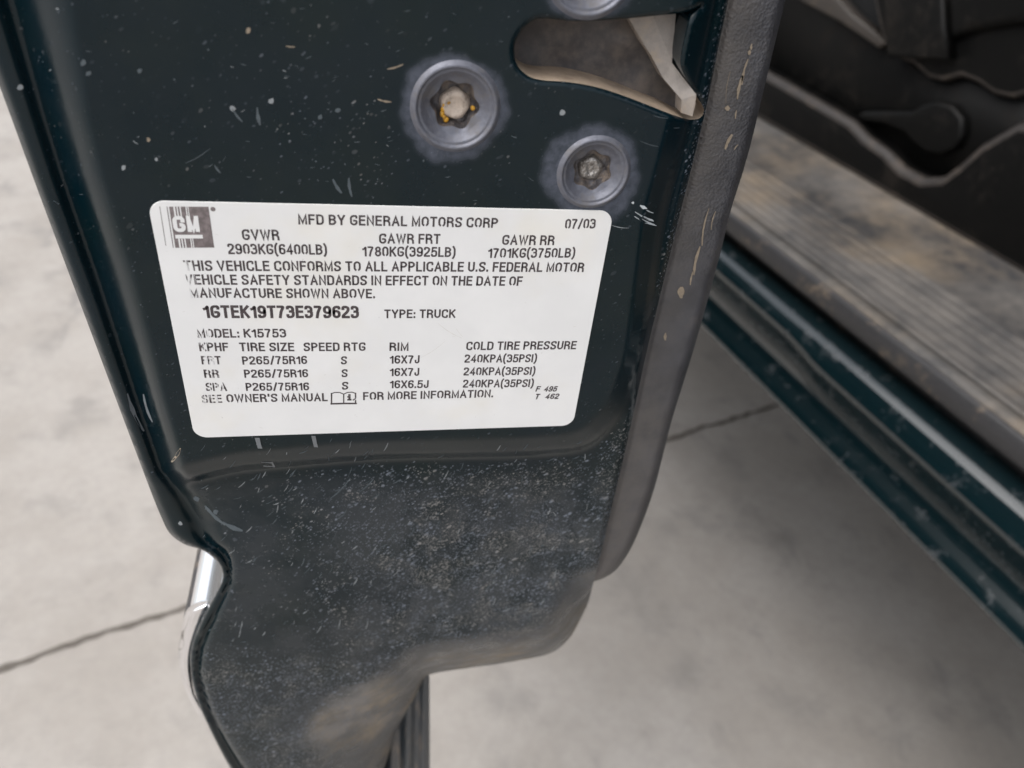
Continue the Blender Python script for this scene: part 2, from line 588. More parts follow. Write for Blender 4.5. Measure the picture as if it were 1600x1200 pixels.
n = 0
while n < 80:                                   # small curved flecks on the pad
    a, b = (random.uniform(60, 1080), random.uniform(0, 330)) if random.random() < .45 else (random.gauss(540, 90), random.gauss(190, 75))
    if free(a, b):
        if random.random() < .6:
            streak(a, b, random.gauss(.0, .45), random.uniform(4, 11), random.uniform(.7, 1.5), random.choice([1, 2, 2, 2, 2, 2]))
        else:
            blotch(a, b, random.uniform(.6, 1.5), random.choice([1, 2, 2, 2, 2]), random.uniform(1, 2), random.uniform(0, 3))
        n += 1
n = 0
while n < 260:                                   # slanting scuffs on the lower part
    a, b = random.uniform(300, 960), random.uniform(690, 1010)
    if free(a, b) and a > 300:
        streak(a, b, random.gauss(-.85, .35), random.uniform(4, 15), random.uniform(.7, 1.7), random.choice([1, 2, 2]))
        n += 1
for a, b, r, mi in ((32, 137, 6, 1), (130, 98, 6, 2), (138, 115, 5, 2), (193, 262, 5, 1), (244, 249, 3.4, 1), (363, 170, 5.5, 1), (424, 158, 6, 1), (528, 172, 5, 2), (218, 111, 5, 2),
                    (388, 48, 5, 3), (232, 218, 4, 3), (500, 183, 5, 2), (879, 176, 6, 1), (307, 780, 5, 2), (337, 800, 5, 2), (282, 818, 4, 1)):
    blotch(a, b, r * .8, mi, 1.2, random.uniform(0, 3))
for q in ((363, 170, .9, 26, 3.2, 2), (335, 258, .9, 16, 3, 2), (290, 255, -.55, 45, 1.4, 2), (402, 168, 1.4, 28, 6, 2), (520, 280, 1.0, 26, 5, 2), (545, 278, 1.4, 30, 5, 2),
          (447, 72, .1, 14, 3, 3), (605, 108, -.3, 26, 3, 3), (590, 155, .2, 22, 3.5, 3), (955, 352, .15, 28, 1.2, 1), (1000, 220, .3, 30, 1.2, 2),
          (199, 615, 1.15, 64, 7, 4), (224, 616, 1.25, 46, 4, 4), (268, 722, -1.0, 26, 5, 3), (515, 780, -.8, 46, 2, 2), (560, 770, -.75, 32, 2, 2),
          (320, 790, .75, 44, 6, 2), (348, 816, .4, 34, 7, 2), (1020, 180, .2, 24, 1.0, 2)):  # leading pair of streaks paints the bluish highlight on the hem shoulder
    streak(*q)
for dx, dy, L_, w_ in ((1000, 321, 12, 5), (992, 331, 30, 2.2), (998, 335, 26, 2.6), (991, 338, 34, 2.0), (1003, 342, 22, 2.4), (1010, 328, 12, 2), (1013, 347, 14, 2), (1006, 338, 16, 3)):
    streak(dx, dy, .42, L_, w_, 5)
blotch(989, 317, 2.2, 5)
for (a, b, L, w) in ((401, 684, 17, 9), (489, 681, 18, 8)):
    mark([(a - w * .35, b), (a + w * .5, b), (a + w * .75, b + L * .6), (a + w, b + L), (a + w * .2, b + L * .98), (a, b + L * .6)], 4, lift=.0003)
mark([(408, 722), (426, 722), (430, 730), (412, 729)], 4)

panel = link('end_panel', mb.mesh(), [M['paint'], M['chip'], M['faint'], M['mud'], M['drip'], M['overspray']], door)
me = panel.data
tot = len(me.vertices)
for nm, arr in (('speck', speck), ('veil', veil), ('stain', stain)):
    at = me.attributes.new(nm, 'FLOAT', 'POINT')
    full = np.zeros(tot, 'f')
    full[:npanel] = arr
    at.data.foreach_set('value', full)

# outer skin and underside: the door goes on forward from the end panel
n0 = len(OUT)
yo = height(OUT[:, 0], OUT[:, 1])
A = P(OUT[:, 0], OUT[:, 1], yo)
mb = MB()
ring = [A]
for dy in (.0015, .01, .9):
    B = A.copy()
    B[:, 1] = A[:, 1] + dy if dy < .5 else .9
    ring.append(B)
allv = np.vstack(ring)
fc = []
for k in range(3):
    for i in range(n0):
        j = (i + 1) % n0
        if i == len(LEFT) - 1 or i == n0 - 1:
            continue
        fc.append((k * n0 + i, k * n0 + j, (k + 1) * n0 + j, (k + 1) * n0 + i))
mb.add(allv, fc)
link('outer_skin', mb.mesh(), M['paint_plain'], door)

# latch opening: walls, back plate, folded strap
sy = height(SLOT[:, 0], SLOT[:, 1])
A = P(SLOT[:, 0], SLOT[:, 1], sy)
B = A.copy()
B[:, 1] += .0012
C_ = A.copy()
C_[:, 1] += .0095
C2 = C_ + (np.array([0, .004, 0]))
k = len(SLOT)
mb = MB()
mb.add(np.vstack([A, B, C_, C2]), [(r * k + i, r * k + (i + 1) % k, (r + 1) * k + (i + 1) % k, (r + 1) * k + i) for r in range(3) for i in range(k)])
mb.m = [1 if (SLOT[i, 0] > 1052 and SLOT[i, 1] < 140) else 0 for r in range(3) for i in range(k)]  # right-hand walls given a dark colour for the shade of the gap
link('latch_opening', mb.mesh(), [M['beige'], M['paint_plain']], door)
slot = door

def plate(name, outline, y, mat, parent, step=6, hf=None, closed=True, thick=None, back=None):
    """sheet following an outline with a height function, edges turned back by 'thick'"""
    Vq, Tq = fill(outline, (), step)
    yy = y + (hf(Vq[:, 0], Vq[:, 1]) if hf else 0 * Vq[:, 0])
    mbq = MB()
    mbq.add(P(Vq[:, 0], Vq[:, 1], yy), Tq)
    nv = len(Vq)
    if thick:
        o = np.array(outline)
        yo = y + (hf(o[:, 0], o[:, 1]) if hf else 0 * o[:, 0])
        a = P(o[:, 0], o[:, 1], yo)
        b = a.copy()
        b[:, 1] = b[:, 1] + thick if back is None else back
        kk = len(o)
        mbq.add(np.vstack([a, b]), [(i, (i + 1) % kk, kk + (i + 1) % kk, kk + i) for i in range(kk)])
    ob = link(name, mbq.mesh(), mat, parent)
    return ob, Vq

plate('latch_plate', [(790, 20), (1066, -20), (1054, 45), (1050, 118), (1100, 215), (960, 190), (800, 140)], .0115, M['taupe'], slot,
      hf=lambda a, b: -.0015 * np.exp(-(((a - 965) / 38) ** 2 + ((b - 62) / 24) ** 2)) + .0004 * np.sin(a / 17) * np.sin(b / 13))
mb = MB()
fold = [(981, 26, 8.2), (1020, 24, 7.2), (1056, 22, 7.4), (1050, 98, 5.6), (1088, 148, 2.6), (1086, 166, 2.0), (1082, 182, 2.4), (1064, 176, 3.2), (1065, 156, 3.0), (1036, 122, 5.6), (1018, 88, 6.8), (1000, 64, 8.0)]
pp = np.array([P(np.array([a]), np.array([b]), np.array([c / 1000]))[0] for a, b, c in fold])
bb = pp + np.array([0, .004, 0])
nf = len(fold)
mb.add(np.vstack([pp, bb]), [(0, 1, 10, 11), (1, 2, 3, 10), (3, 9, 10), (3, 4, 8, 9), (4, 5, 6, 8), (6, 7, 8)] + [(i, (i + 1) % nf, nf + (i + 1) % nf, nf + i) for i in range(nf)])
link('folded_strap', mb.mesh(), M['fold'], slot, smooth=False)
plate('dark_backing', [(770, -60), (1130, -60), (1130, 230), (770, 230)], .0195, M['black'], slot, step=60)  # black sheet standing in for the dark inside of the door

# ------------------------------------------------------------------ torx screws
def lathe(prof, centre, n=64, wob=0.0):
    vs_, fs = [], []
    for j, (r, y) in enumerate(prof):
        for i in range(n):
            a = 2 * math.pi * i / n
            rr = r * (1 + wob * math.sin(5 * a + j))
            vs_.append((centre[0] + rr * math.cos(a), centre[1] + y, centre[2] + rr * math.sin(a)))
    for j in range(len(prof) - 1):
        for i in range(n):
            i2 = (i + 1) % n
            fs.append((j * n + i, j * n + i2, (j + 1) * n + i2, (j + 1) * n + i))
    return vs_, fs

def screw(a, b, s, waxed, turn):
    c = P(np.array([a]), np.array([b]), np.array([0.0]))[0]
    k = .001 * s
    mb = MB()
    prof = [(10.4, .05), (10.0, -.25), (9.55, -.75), (9.2, -.95), (8.85, -.8), (8.65, -.35), (8.45, -.2), (8.1, -.35), (7.8, -.05), (7.2, .55), (6.7, 1.0), (6.4, 1.2)]
    mb.add(*lathe([(r * k, y * k) for r, y in prof], c))
    n = 96
    def star(r0, depth, amp):
        out = []
        for i in range(n):
            th = 2 * math.pi * i / n
            r = r0 * (1 + amp * math.cos(6 * (th + turn)))
            out.append((c[0] + r * k * math.cos(th), c[1] + depth * k, c[2] + r * k * math.sin(th)))
        return out
    def circ(r, depth):
        return [(c[0] + r * k * math.cos(2 * math.pi * i / n), c[1] + depth * k, c[2] + r * k * math.sin(2 * math.pi * i / n)) for i in range(n)]
    rings = [circ(6.4, 1.2), star(5.9, 1.45, .03), star(5.3, 1.75, .085)]
    vs_ = sum(rings, [])
    mb.add(vs_, [(r * n + i, r * n + (i + 1) % n, (r + 1) * n + (i + 1) % n, (r + 1) * n + i) for r in range(2) for i in range(n)])
    rings = [star(5.3, 1.75, .085), star(5.1, 2.4, .11), star(4.8, 4.6, .11), star(3.8, 5.0, .06), circ(.05, 5.0)]
    vs_ = sum(rings, [])
    mb.add(vs_, [(r * n + i, r * n + (i + 1) % n, (r + 1) * n + (i + 1) % n, (r + 1) * n + i) for r in range(4) for i in range(n)], 1)
    # dirt packed in the socket
    prof = [(3.5, 5.0), (3.35, 3.7), (3.0, 2.9), (2.5, 2.6), (2.0, 2.7), (1.2, 3.1), (.4, 3.3), (.02, 3.3)] if waxed else \
           [(3.6, 5.0), (3.3, 4.2), (2.8, 3.7), (2.2, 3.5), (1.5, 3.7), (.8, 3.9), (.02, 3.9)]
    mb.add(*lathe([(r * k, y * k) for r, y in prof], (c[0] + .0002, c[1], c[2] - .0004), 40, .05), 2)
    if waxed:
        for (px, py, r, asp, dy) in ((692, 171, 3.0, .8, 2.7), (691, 178, 3.6, .7, 2.6), (694, 164, 2.6, .8, 2.7), (697, 187, 3.0, 1.0, 2.6), (700, 160, 2.0, 1.2, 2.7), (694, 183, 2.2, .9, 2.5), (701, 208, 2.6, 1.7, 2.0), (725, 206, 2.6, 2.0, 2.0), (741, 183, 2.6, .9, 2.0), (739, 169, 2.6, 1.0, 2.0)):
            q = P(np.array([px]), np.array([py]), np.array([dy * .001]))[0]
            bmx = bmesh.new()
            bmesh.ops.create_icosphere(bmx, subdivisions=2, radius=1)
            vs_ = [(q[0] + w.co.x * r * .0002 * asp * random.uniform(.85, 1.15), q[1] + w.co.y * .0004, q[2] + w.co.z * r * .0002 * random.uniform(.85, 1.15)) for w in bmx.verts]
            fs = [[w.index for w in f.verts] for f in bmx.faces]
            bmx.free()
            mb.add(vs_, fs, 3)
    return link('torx_screw', mb.mesh(), [M['steel'], M['socket'], M['plug'] if waxed else M['worn'], M['grease']], door)

for i, (a, b, s) in enumerate(SCREWS):
    o = screw(a, b, s, i == 0, (.1, .35, .2)[i])
    if i == 0:
        o['label'] = 'torx screw with yellow wax left in its socket'

# ------------------------------------------------------------------ certification label
def rounded(w, h, r, n=8):
    out = []
    for cx, cy, a0 in ((w / 2 - r, h / 2 - r, 0), (-w / 2 + r, h / 2 - r, 90), (-w / 2 + r, -h / 2 + r, 180), (w / 2 - r, -h / 2 + r, 270)):
        for i in range(n + 1):
            a = math.radians(a0 + 90 * i / n)
            out.append((cx + r * math.cos(a), cy + r * math.sin(a)))
    return out
LW, LH = .098, .0634
ro = rounded(LW, LH, .0032)
ri = [(x * (1 - .0012), y * (1 - .0018)) for x, y in ro]
LY = -.00022
nn = len(ro)
vs_ = [(x, .0002, z + GZ) for x, z in ro] + [(x, LY + .00008, z + GZ) for x, z in ro] + [(x, LY, z + GZ) for x, z in ri]
fs = [(i, (i + 1) % nn, nn + (i + 1) % nn, nn + i) for i in range(nn)] + [(nn + i, nn + (i + 1) % nn, 2 * nn + (i + 1) % nn, 2 * nn + i) for i in range(nn)]
fs.append(list(range(2 * nn, 3 * nn)))
sticker = MB()
sticker.add(vs_, fs, 0)

# lettering: a condensed stroke alphabet in a box 1 high; (points, corner radius, closed)
G = {}
def gl(ch, w, *strokes):
    G[ch] = (w, strokes)
def s(pts, r=0.0, closed=False):
    return (pts, r, closed)
R_ = .24
gl('A', .62, s([(0, 0), (.5, 1), (1, 0)]), s([(.17, .32), (.83, .32)]))
gl('B', .56, s([(0, 0), (0, 1, 0), (.95, 1), (.95, .53), (0, .53)], R_), s([(0, .53), (1, .53), (1, 0), (0, 0, 0), (0, .1)], R_))
gl('C', .56, s([(1, .80), (1, 1), (0, 1), (0, 0), (1, 0), (1, .22)], R_))
gl('D', .57, s([(0, .1), (0, 1, 0), (1, 1), (1, 0), (0, 0, 0), (0, .2)], R_))
gl('E', .48, s([(1, 1), (0, 1), (0, 0), (1, 0)]), s([(0, .53), (.92, .53)]))
gl('F', .46, s([(1, 1), (0, 1), (0, 0)]), s([(0, .51), (.9, .51)]))
gl('G', .58, s([(1, .82), (1, 1), (0, 1), (0, 0), (1, 0), (1, .45), (.58, .45)], R_))
gl('H', .56, s([(0, 0), (0, 1)]), s([(1, 0), (1, 1)]), s([(0, .53), (1, .53)]))
gl('I', .02, s([(0, 0), (0, 1)]))
gl('J', .42, s([(1, 1), (1, 0), (0, 0), (0, .32)], .2))
gl('K', .58, s([(0, 0), (0, 1)]), s([(.97, 1), (.02, .4)]), s([(.32, .6), (1, 0)]))
gl('L', .46, s([(0, 1), (0, 0), (1, 0)]))
gl('M', .70, s([(0, 0), (0, 1), (.5, .08), (1, 1), (1, 0)]))
gl('N', .56, s([(0, 0), (0, 1), (1, 0), (1, 1)]))
gl('O', .58, s([(0, 0), (0, 1), (1, 1), (1, 0)], .27, True))
gl('P', .54, s([(0, 0), (0, 1, 0), (1, 1), (1, .47), (0, .47)], R_))
gl('R', .56, s([(0, 0), (0, 1, 0), (.96, 1), (.96, .5), (0, .5)], R_), s([(.55, .5), (.97, .36), (1, 0)], .1))
gl('S', .54, s([(1, .84), (1, 1), (0, 1), (0, .56), (1, .46), (1, 0), (0, 0), (0, .18)], R_))
gl('T', .54, s([(0, 1), (1, 1)]), s([(.5, 1), (.5, 0)]))
gl('U', .56, s([(0, 1), (0, 0), (1, 0), (1, 1)], .26))
gl('V', .60, s([(0, 1), (.5, 0), (1, 1)]))
gl('W', .86, s([(0, 1), (.25, 0), (.5, .95), (.75, 0), (1, 1)]))
gl('X', .58, s([(0, 0), (1, 1)]), s([(0, 1), (1, 0)]))
gl('Y', .58, s([(0, 1), (.5, .42), (1, 1)]), s([(.5, .45), (.5, 0)]))
gl('Z', .52, s([(0, 1), (1, 1), (0, 0), (1, 0)]))
gl('0', .52, s([(0, 0), (0, 1), (1, 1), (1, 0)], .25, True))
gl('1', .28, s([(0, .76), (.5, .80), (1, 1), (1, 0)], .08))
gl('2', .52, s([(0, .82), (0, 1), (1, 1), (1, .60), (0, .14), (0, 0, 0), (1, 0)], .22))
gl('3', .52, s([(0, .86), (0, 1), (.95, 1), (.95, .54), (.5, .54)], .22), s([(.5, .54), (1, .54), (1, 0), (0, 0), (0, .16)], .22))
gl('4', .54, s([(.76, 0), (.76, 1), (0, .27), (1, .27)]))
gl('5', .52, s([(.92, 1), (.14, 1, 0), (.04, .50, 0), (.25, .62), (1, .62), (1, 0), (0, 0), (0, .16)], .18))
gl('6', .52, s([(.98, .87), (.96, 1), (0, 1), (0, 0), (1, 0), (1, .58), (0, .58), (0, .4)], .22))
gl('7', .50, s([(0, 1), (1, 1), (.5, .5), (.3, 0)], .1))
gl('8', .52, s([(.06, .54), (.06, 1), (.94, 1), (.94, .54)], .22, True), s([(0, 0), (0, .54), (1, .54), (1, 0)], .22, True))
gl('9', .52, s([(.02, .13), (.04, 0), (1, 0), (1, 1), (0, 1), (0, .42), (1, .42), (1, .6)], .22))
gl('(', .18, s([(1, 1.14), (0, .85), (0, .05), (1, -.24)], .35))
gl(')', .18, s([(0, 1.14), (1, .85), (1, .05), (0, -.24)], .35))
gl('/', .34, s([(0, -.05), (1, 1.05)]))
gl('.', .02, s([(0, -.0), (0, .07)]))
gl(':', .02, s([(0, 0), (0, .07)]), s([(0, .55), (0, .62)]))
gl("'", .02, s([(0, 1), (0, .78)]))
gl('i', .3, s([(.1, .55), (.6, .55), (.6, 0)]), s([(.1, 0), (1, 0)]), s([(.5, .9), (.6, .9)]))

def roundpath(pts, r, closed):
    rad = [q[2] if len(q) > 2 else r for q in pts]
    p = [np.array(q[:2], float) for q in pts]
    if r <= 0:
        return p
    out = []
    n_ = len(p)
    for i in range(n_):
        if not closed and i in (0, n_ - 1):
            out.append(p[i])
            continue
        a, b, c = p[(i - 1) % n_], p[i], p[(i + 1) % n_]
        la, lc = np.linalg.norm(a - b), np.linalg.norm(c - b)
        ea, ec = (a - b) / la, (c - b) / lc
        rr = min(rad[i], la * .5, lc * .5)
        if rr <= 0 or ea @ ec < -.985:
            out.append(b)
            continue
        if ea @ ec > -.35 or True:
            for k_ in range(6):
                t = k_ / 5
                out.append((1 - t) ** 2 * (b + ea * rr) + 2 * t * (1 - t) * (b + (ea + ec) * rr * .16) + t * t * (b + ec * rr))
    res = [out[0]]
    for q in out[1:]:
        if np.linalg.norm(q - res[-1]) > 1e-4:
            res.append(q)
    return res

_lay = [0]
def strokemesh(mb, path, th, to3, closed=False):
    p = [q for q in path]
    n_ = len(p)
    L_, R2 = [], []
    for i in range(n_):
        if closed:
            a, b, c = p[i - 1], p[i], p[(i + 1) % n_]
        else:
            b = p[i]
            a = p[i - 1] if i else None
            c = p[i + 1] if i < n_ - 1 else None
        d1 = (b - a) / np.linalg.norm(b - a) if a is not None else None
        d2 = (c - b) / np.linalg.norm(c - b) if c is not None else None
        if d1 is None: d1 = d2
        if d2 is None: d2 = d1
        t = d1 + d2
        t = t / max(np.linalg.norm(t), 1e-6)
        nrm = np.array([-t[1], t[0]])
        k_ = 1 / max(.45, nrm @ np.array([-d1[1], d1[0]]))
        e = np.zeros(2)
        if not closed and i == 0: e = -d1 * th * .5 * ENDCAP[0]
        if not closed and i == n_ - 1: e = d1 * th * .5 * ENDCAP[0]
        L_.append(b + nrm * th / 2 * k_ + e)
        R2.append(b - nrm * th / 2 * k_ + e)
    _lay[0] = (_lay[0] + 1) % 3
    lift = LY - .00003 - _lay[0] * .000004
    vs_ = [to3(q, lift) for q in L_] + [to3(q, lift) for q in R2]
    m_ = n_ if closed else n_ - 1
    mb.add(vs_, [(i, (i + 1) % n_, n_ + (i + 1) % n_, n_ + i) for i in range(m_)])
ENDCAP = [1.0]

def write(mb, text, u0, v0, u1, v1, cap, weight=.155, slant=0.0, squash=1.0):
    a = P(np.array([u0]), np.array([v0]), 0.0)[0][[0, 2]]
    b = P(np.array([u1]), np.array([v1]), 0.0)[0][[0, 2]]
    top = P(np.array([(u0 + u1) / 2]), np.array([(v0 + v1) / 2 - cap]), 0.0)[0][[0, 2]]
    mid = P(np.array([(u0 + u1) / 2]), np.array([(v0 + v1) / 2]), 0.0)[0][[0, 2]]
    H = top[1] - mid[1]
    ex = (b - a) / np.linalg.norm(b - a)
    ez = np.array([-ex[1], ex[0]])
    Wd = np.linalg.norm(b - a)
    th = weight
    gap = .155
    adv = []
    x = 0
    for ch in text:
        if ch == ' ':
            x += .36
            continue
        w = G[ch][0]
        adv.append((ch, x))
        x += w + th + gap
    total = x - gap
    sx = Wd / H / total
    for ch, x0 in adv:
        w, strokes = G[ch]
        for pts, r, closed in strokes:
            q = []
            for pt in pts:
                px, py = pt[:2]
                yy = th / 2 + py * (1 - th)
                xx = (x0 + th / 2 + px * w) * sx + slant * yy
                q.append((xx, yy) if len(pt) < 3 else (xx, yy, 0))
            # keep the stroke even although widths are squeezed
            rr = r * min(1, sx * 1.15)
            path = roundpath(q, rr * .95, closed)
            strokemesh(mb, path, th * (.5 + .5 * min(1.1, sx)), lambda c_, lift: (a[0] + ex[0] * c_[0] * H + ez[0] * c_[1] * H, lift, a[1] + ex[1] * c_[0] * H + ez[1] * c_[1] * H), closed)

ink = MB()
for row in (
    ("MFD BY GENERAL MOTORS CORP", 466.5, 350, 777, 355.5, 16.2), ("07/03", 882, 357, 929, 356.5, 15.8),
    ("GVWR", 379.5, 374.5, 437, 375, 17.2), ("2903KG(6400LB)", 357.5, 396.5, 511, 397.5, 16.8),
    ("GAWR FRT", 592.5, 380, 687.5, 380.5, 16), ("1780KG(3925LB)", 566.5, 400, 711, 401, 16),
    ("GAWR RR", 784, 382, 865, 382.5, 15.8), ("1701KG(3750LB)", 762, 402.5, 897, 402, 15.6),
    ("THIS VEHICLE CONFORMS TO ALL APPLICABLE U.S. FEDERAL MOTOR", 289, 422.5, 911, 424.5, 16),
    ("VEHICLE SAFETY STANDARDS IN EFFECT ON THE DATE OF", 291, 444, 815, 446, 15.8),
    ("MANUFACTURE SHOWN ABOVE.", 298, 464.5, 586, 465.5, 15.4),
    ("TYPE: TRUCK", 600.5, 496.5, 711, 496, 13.8), ("MODEL: K15753", 309, 527, 447.5, 526.5, 14),
    ("KPHF", 312.5, 548, 357.5, 548, 13.8), ("TIRE SIZE", 375, 548, 460, 548, 13.8), ("SPEED RTG", 475, 548, 571, 547.5, 13.6),
    ("RIM", 608.5, 547.5, 638, 547.5, 13.4), ("COLD TIRE PRESSURE", 728, 546.5, 899, 545, 13.4),
    ("FRT", 316, 568.5, 346, 568.5, 13.4), ("P265/75R16", 379.5, 569, 480, 568, 13.2), ("S", 533, 568.5, 542, 568.5, 12.8),
    ("16X7J", 609, 567.5, 655, 567, 13), ("240KPA(35PSI)", 725.5, 566, 837.5, 565.3, 13),
    ("RR", 320, 589.5, 343, 589.5, 13.2), ("P265/75R16", 382.5, 589.5, 481.5, 588.7, 13), ("S", 534, 588.5, 543, 588.5, 12.6),
    ("16X7J", 609, 587, 654.5, 586.5, 12.8), ("240KPA(35PSI)", 724, 586, 835, 585, 12.8),
    ("SPA", 322.5, 610, 355, 610, 13), ("P265/75R16", 385, 610, 483, 609.2, 12.8), ("S", 534.5, 608, 544, 608, 12.4),
    ("16X6.5J", 609, 606, 669, 605.5, 12.6), ("240KPA(35PSI)", 723, 605, 832.5, 604, 12.6),
    ("SEE", 317, 629, 347.5, 628.4, 13), ("OWNER'S MANUAL", 355, 628, 512, 626, 13), ("FOR MORE INFORMATION.", 567.5, 624.5, 770, 620, 12.6)):
    write(ink, *row, weight=.19)
vin = MB()
write(vin, "1GTEK19T73E379623", 320, 496.5, 560.5, 496.8, 20.6, weight=.225)
write(ink, "F", 836, 611, 842, 611, 8.6, .215, .16)
write(ink, "495", 849, 611, 868.5, 611, 8.6, .215, .16)
write(ink, "T", 834.5, 623, 841, 623, 8.6, .215, .16)
write(ink, "462", 851, 622.8, 871.5, 622.5, 8.6, .215, .16)
# open book symbol
def inkpath(pts, th, closed=False, target=ink, dl=0.0):
    p3 = P(np.array([q[0] for q in pts], float), np.array([q[1] for q in pts], float), 0.0)[:, [0, 2]]
    strokemesh(target, [q for q in p3], th, lambda c_, lift: (c_[0], lift - dl, c_[1]), closed)
inkpath([(518, 614), (518, 630)], .00034)
inkpath([(518, 630), (537, 629.5), (556, 629.5)], .0005)
inkpath([(537, 629), (537, 615)], .00030)
inkpath([(518, 614), (523, 612.3), (531, 612.4), (537, 615), (543, 612.2), (550, 611.8), (555, 613.5)], .00028)
inkpath([(555.5, 613.5), (555.5, 620)], .00034)
inkpath([(555, 622), (552, 624)], .00034)
inkpath([(555.5, 625), (555.5, 629)], .00034)
write(ink, 'i', 542.5, 625, 549, 625, 11, .26)
sticker.add(ink.v, ink.f, 1)
sticker.add(vin.v, vin.f, 3)

# square emblem with barred letters
lg = MB()
def lq(x, y):                                    # emblem box 0..1, y down -> picture
    t = np.array([(260.5, 322), (326, 322.3), (335, 386), (270.5, 386.3)])
    return (t[0] * (1 - x) * (1 - y) + t[1] * x * (1 - y) + t[2] * x * y + t[3] * (1 - x) * y)
def lquad(x0, y0, x1, y1, dl, mi, skew=0):
    q = np.array([lq(x0, y0), lq(x1, y0), lq(x1 + skew, y1), lq(x0 + skew, y1)])
    p3 = P(q[:, 0], q[:, 1], 0.0)
    p3[:, 1] = LY - dl
    lg.add(p3, [(0, 1, 2, 3)], mi)
lquad(.0, 0, .02, 1, .00003, 0)
lquad(.06, 0, 1, 1, .00003, 0)
for x0, x1 in ((.16, .20), (.235, .265), (.305, .335), (.45, .475), (.50, .52)):
    lquad(x0, 0, x1, .28, .00005, 1)
    lquad(x0, .78, x1, 1, .00005, 1)
lquad(.10, .685, .76, .775, .00005, 1)
lquad(-.17, .0, -.155, .95, .00003, 0)
_l = _lay[0]
def lstroke(pts, th, r=0.0, closed=False):
    path = roundpath(pts, r, closed)
    q = np.array([lq(*z) for z in path])
    p3 = P(q[:, 0], q[:, 1], 0.0)[:, [0, 2]]
    mm_ = MB()
    strokemesh(mm_, [z for z in p3], th, lambda c_, lift: (c_[0], lift - .00005, c_[1]), closed)
    lg.add(mm_.v, mm_.f, 1)
ENDCAP[0] = .3
lstroke([(.33, .37), (.33, .27), (.14, .27), (.14, .57), (.335, .57), (.335, .44), (.26, .44)], .00082, .07)
lstroke([(.475, .60), (.475, .235)], .00082)
lstroke([(.475, .27), (.565, .57), (.655, .27)], .00074)
lstroke([(.665, .235), (.665, .60)], .00082)
ENDCAP[0] = 1.0
q = P(np.array([333.0]), np.array([326.0]), 0.0)[0]
n = 14
lg.add([(q[0] + .0005 * math.cos(2 * math.pi * i / n), LY - .00003, q[2] + .0005 * math.sin(2 * math.pi * i / n)) for i in range(n)], [list(range(n))], 0)
for f_, m_ in zip(lg.f, lg.m):
    sticker.add([lg.v[i] for i in f_], [list(range(len(f_)))], 0 if m_ else 2)
for _ in range(34):
    a, b = random.uniform(270, 930), random.uniform(345, 668)
    if sdist(np.array([a]), np.array([b]), [(244, 322), (950, 334), (892, 660), (308, 676)])[0] > 4:
        streak(a, b, random.uniform(-.9, .9), random.uniform(2, 8), random.uniform(.4, .9), 4, lift=.00002, src=lambda x, y: LY + 0 * x, target=sticker)
for q in ((684, 505, .55, 44, 1.0), (655, 560, -.6, 50, .7), (712, 512, .9, 18, .8)):
    streak(*q, 4, lift=.00002, src=lambda x, y: LY + 0 * x, target=sticker)
cert = link('certification_label', sticker.mesh(), [M['label'], M['ink'], M['logo'], M['ink_plain'], M['scuff_mark']], door, smooth=False)
cert['label'] = 'white printed sticker'

# ------------------------------------------------------------------ inner trim (grey plastic) along the cabin side
TO = smooth_poly([(1256, -120), (1227, 0), (1194, 138), (1168, 244), (1139, 339), (1127.5, 388), (1090, 525), (1064, 610), (1049, 659), (1022, 764), (1004, 815),
                  (983, 862), (962, 891), (944, 903), (926, 909)], step=8)
ti = RIGHT[(RIGHT[:, 1] < 902)]
TRIM = np.vstack([ti - np.array([10, 0]), TO[::-1]])
def trim_h(a, b):
    d = polydist(a, b, TO)
    d2 = polydist(a, b, ti)
    return .0115 + .005 * np.clip(1 - d / 12, 0, 1) ** 2.2 + .0012 * np.clip(1 - d2 / 12, 0, 1) ** 2 * (a > 0)
Vt, Tt = fill(TRIM, (), 5)
mb = MB()
mb.add(P(Vt[:, 0], Vt[:, 1], trim_h(Vt[:, 0], Vt[:, 1])), Tt, 0)
nt = len(Vt)
oy = trim_h(TRIM[:, 0], TRIM[:, 1])
a = P(TRIM[:, 0], TRIM[:, 1], oy)
b = a.copy()
b[:, 1] = .85
kk = len(TRIM)
mb.add(np.vstack([a, b]), [(i, i + 1, kk + i + 1, kk + i) for i in range(len(ti), kk - 1)], 0)
for q in ((1175, 68, 1.72, 10, 4), (1172, 78, 1.75, 8, 5), (1169, 92, 1.8, 42, 4), (1161, 118, 1.8, 38, 6), (1151, 172, 1.7, 14, 2.4), (1144, 210, 2.0, 26, 5.5), (1137, 165, 1.6, 8, 8), (1153, 226, 2.2, 10, 2),
          (1118, 330, 1.8, 30, 2), (1108, 325, 1.75, 60, 3), (1094, 385, 1.78, 46, 5), (1084, 422, 1.8, 24, 3.5), (1065, 448, 1.6, 18, 11), (1040, 520, 1.6, 12, 5), (1141, 112, 1.7, 50, 1.2)):
    streak(*q, 1, lift=.0002, src=trim_h, target=mb)
trim = link('inner_trim', mb.mesh(), [M['plastic'], M['mud']], door)
tot = len(trim.data.vertices)
gr = np.zeros(tot, 'f')
ve = np.zeros(tot, 'f')
gr[:nt] = 1 - .93 * sstep((Vt[:, 1] - 330) / 160)
d2 = polydist(Vt[:, 0], Vt[:, 1], ti)
ve[:nt] = .8 * sstep((70 - d2) / 70) * (.5 + .5 * sstep((520 - Vt[:, 1]) / 400)) + .3 * sstep((Vt[:, 1] - 560) / 120)
for nm, arr in (('grain', gr), ('veil', ve)):
    trim.data.attributes.new(nm, 'FLOAT', 'POINT').data.foreach_set('value', arr)

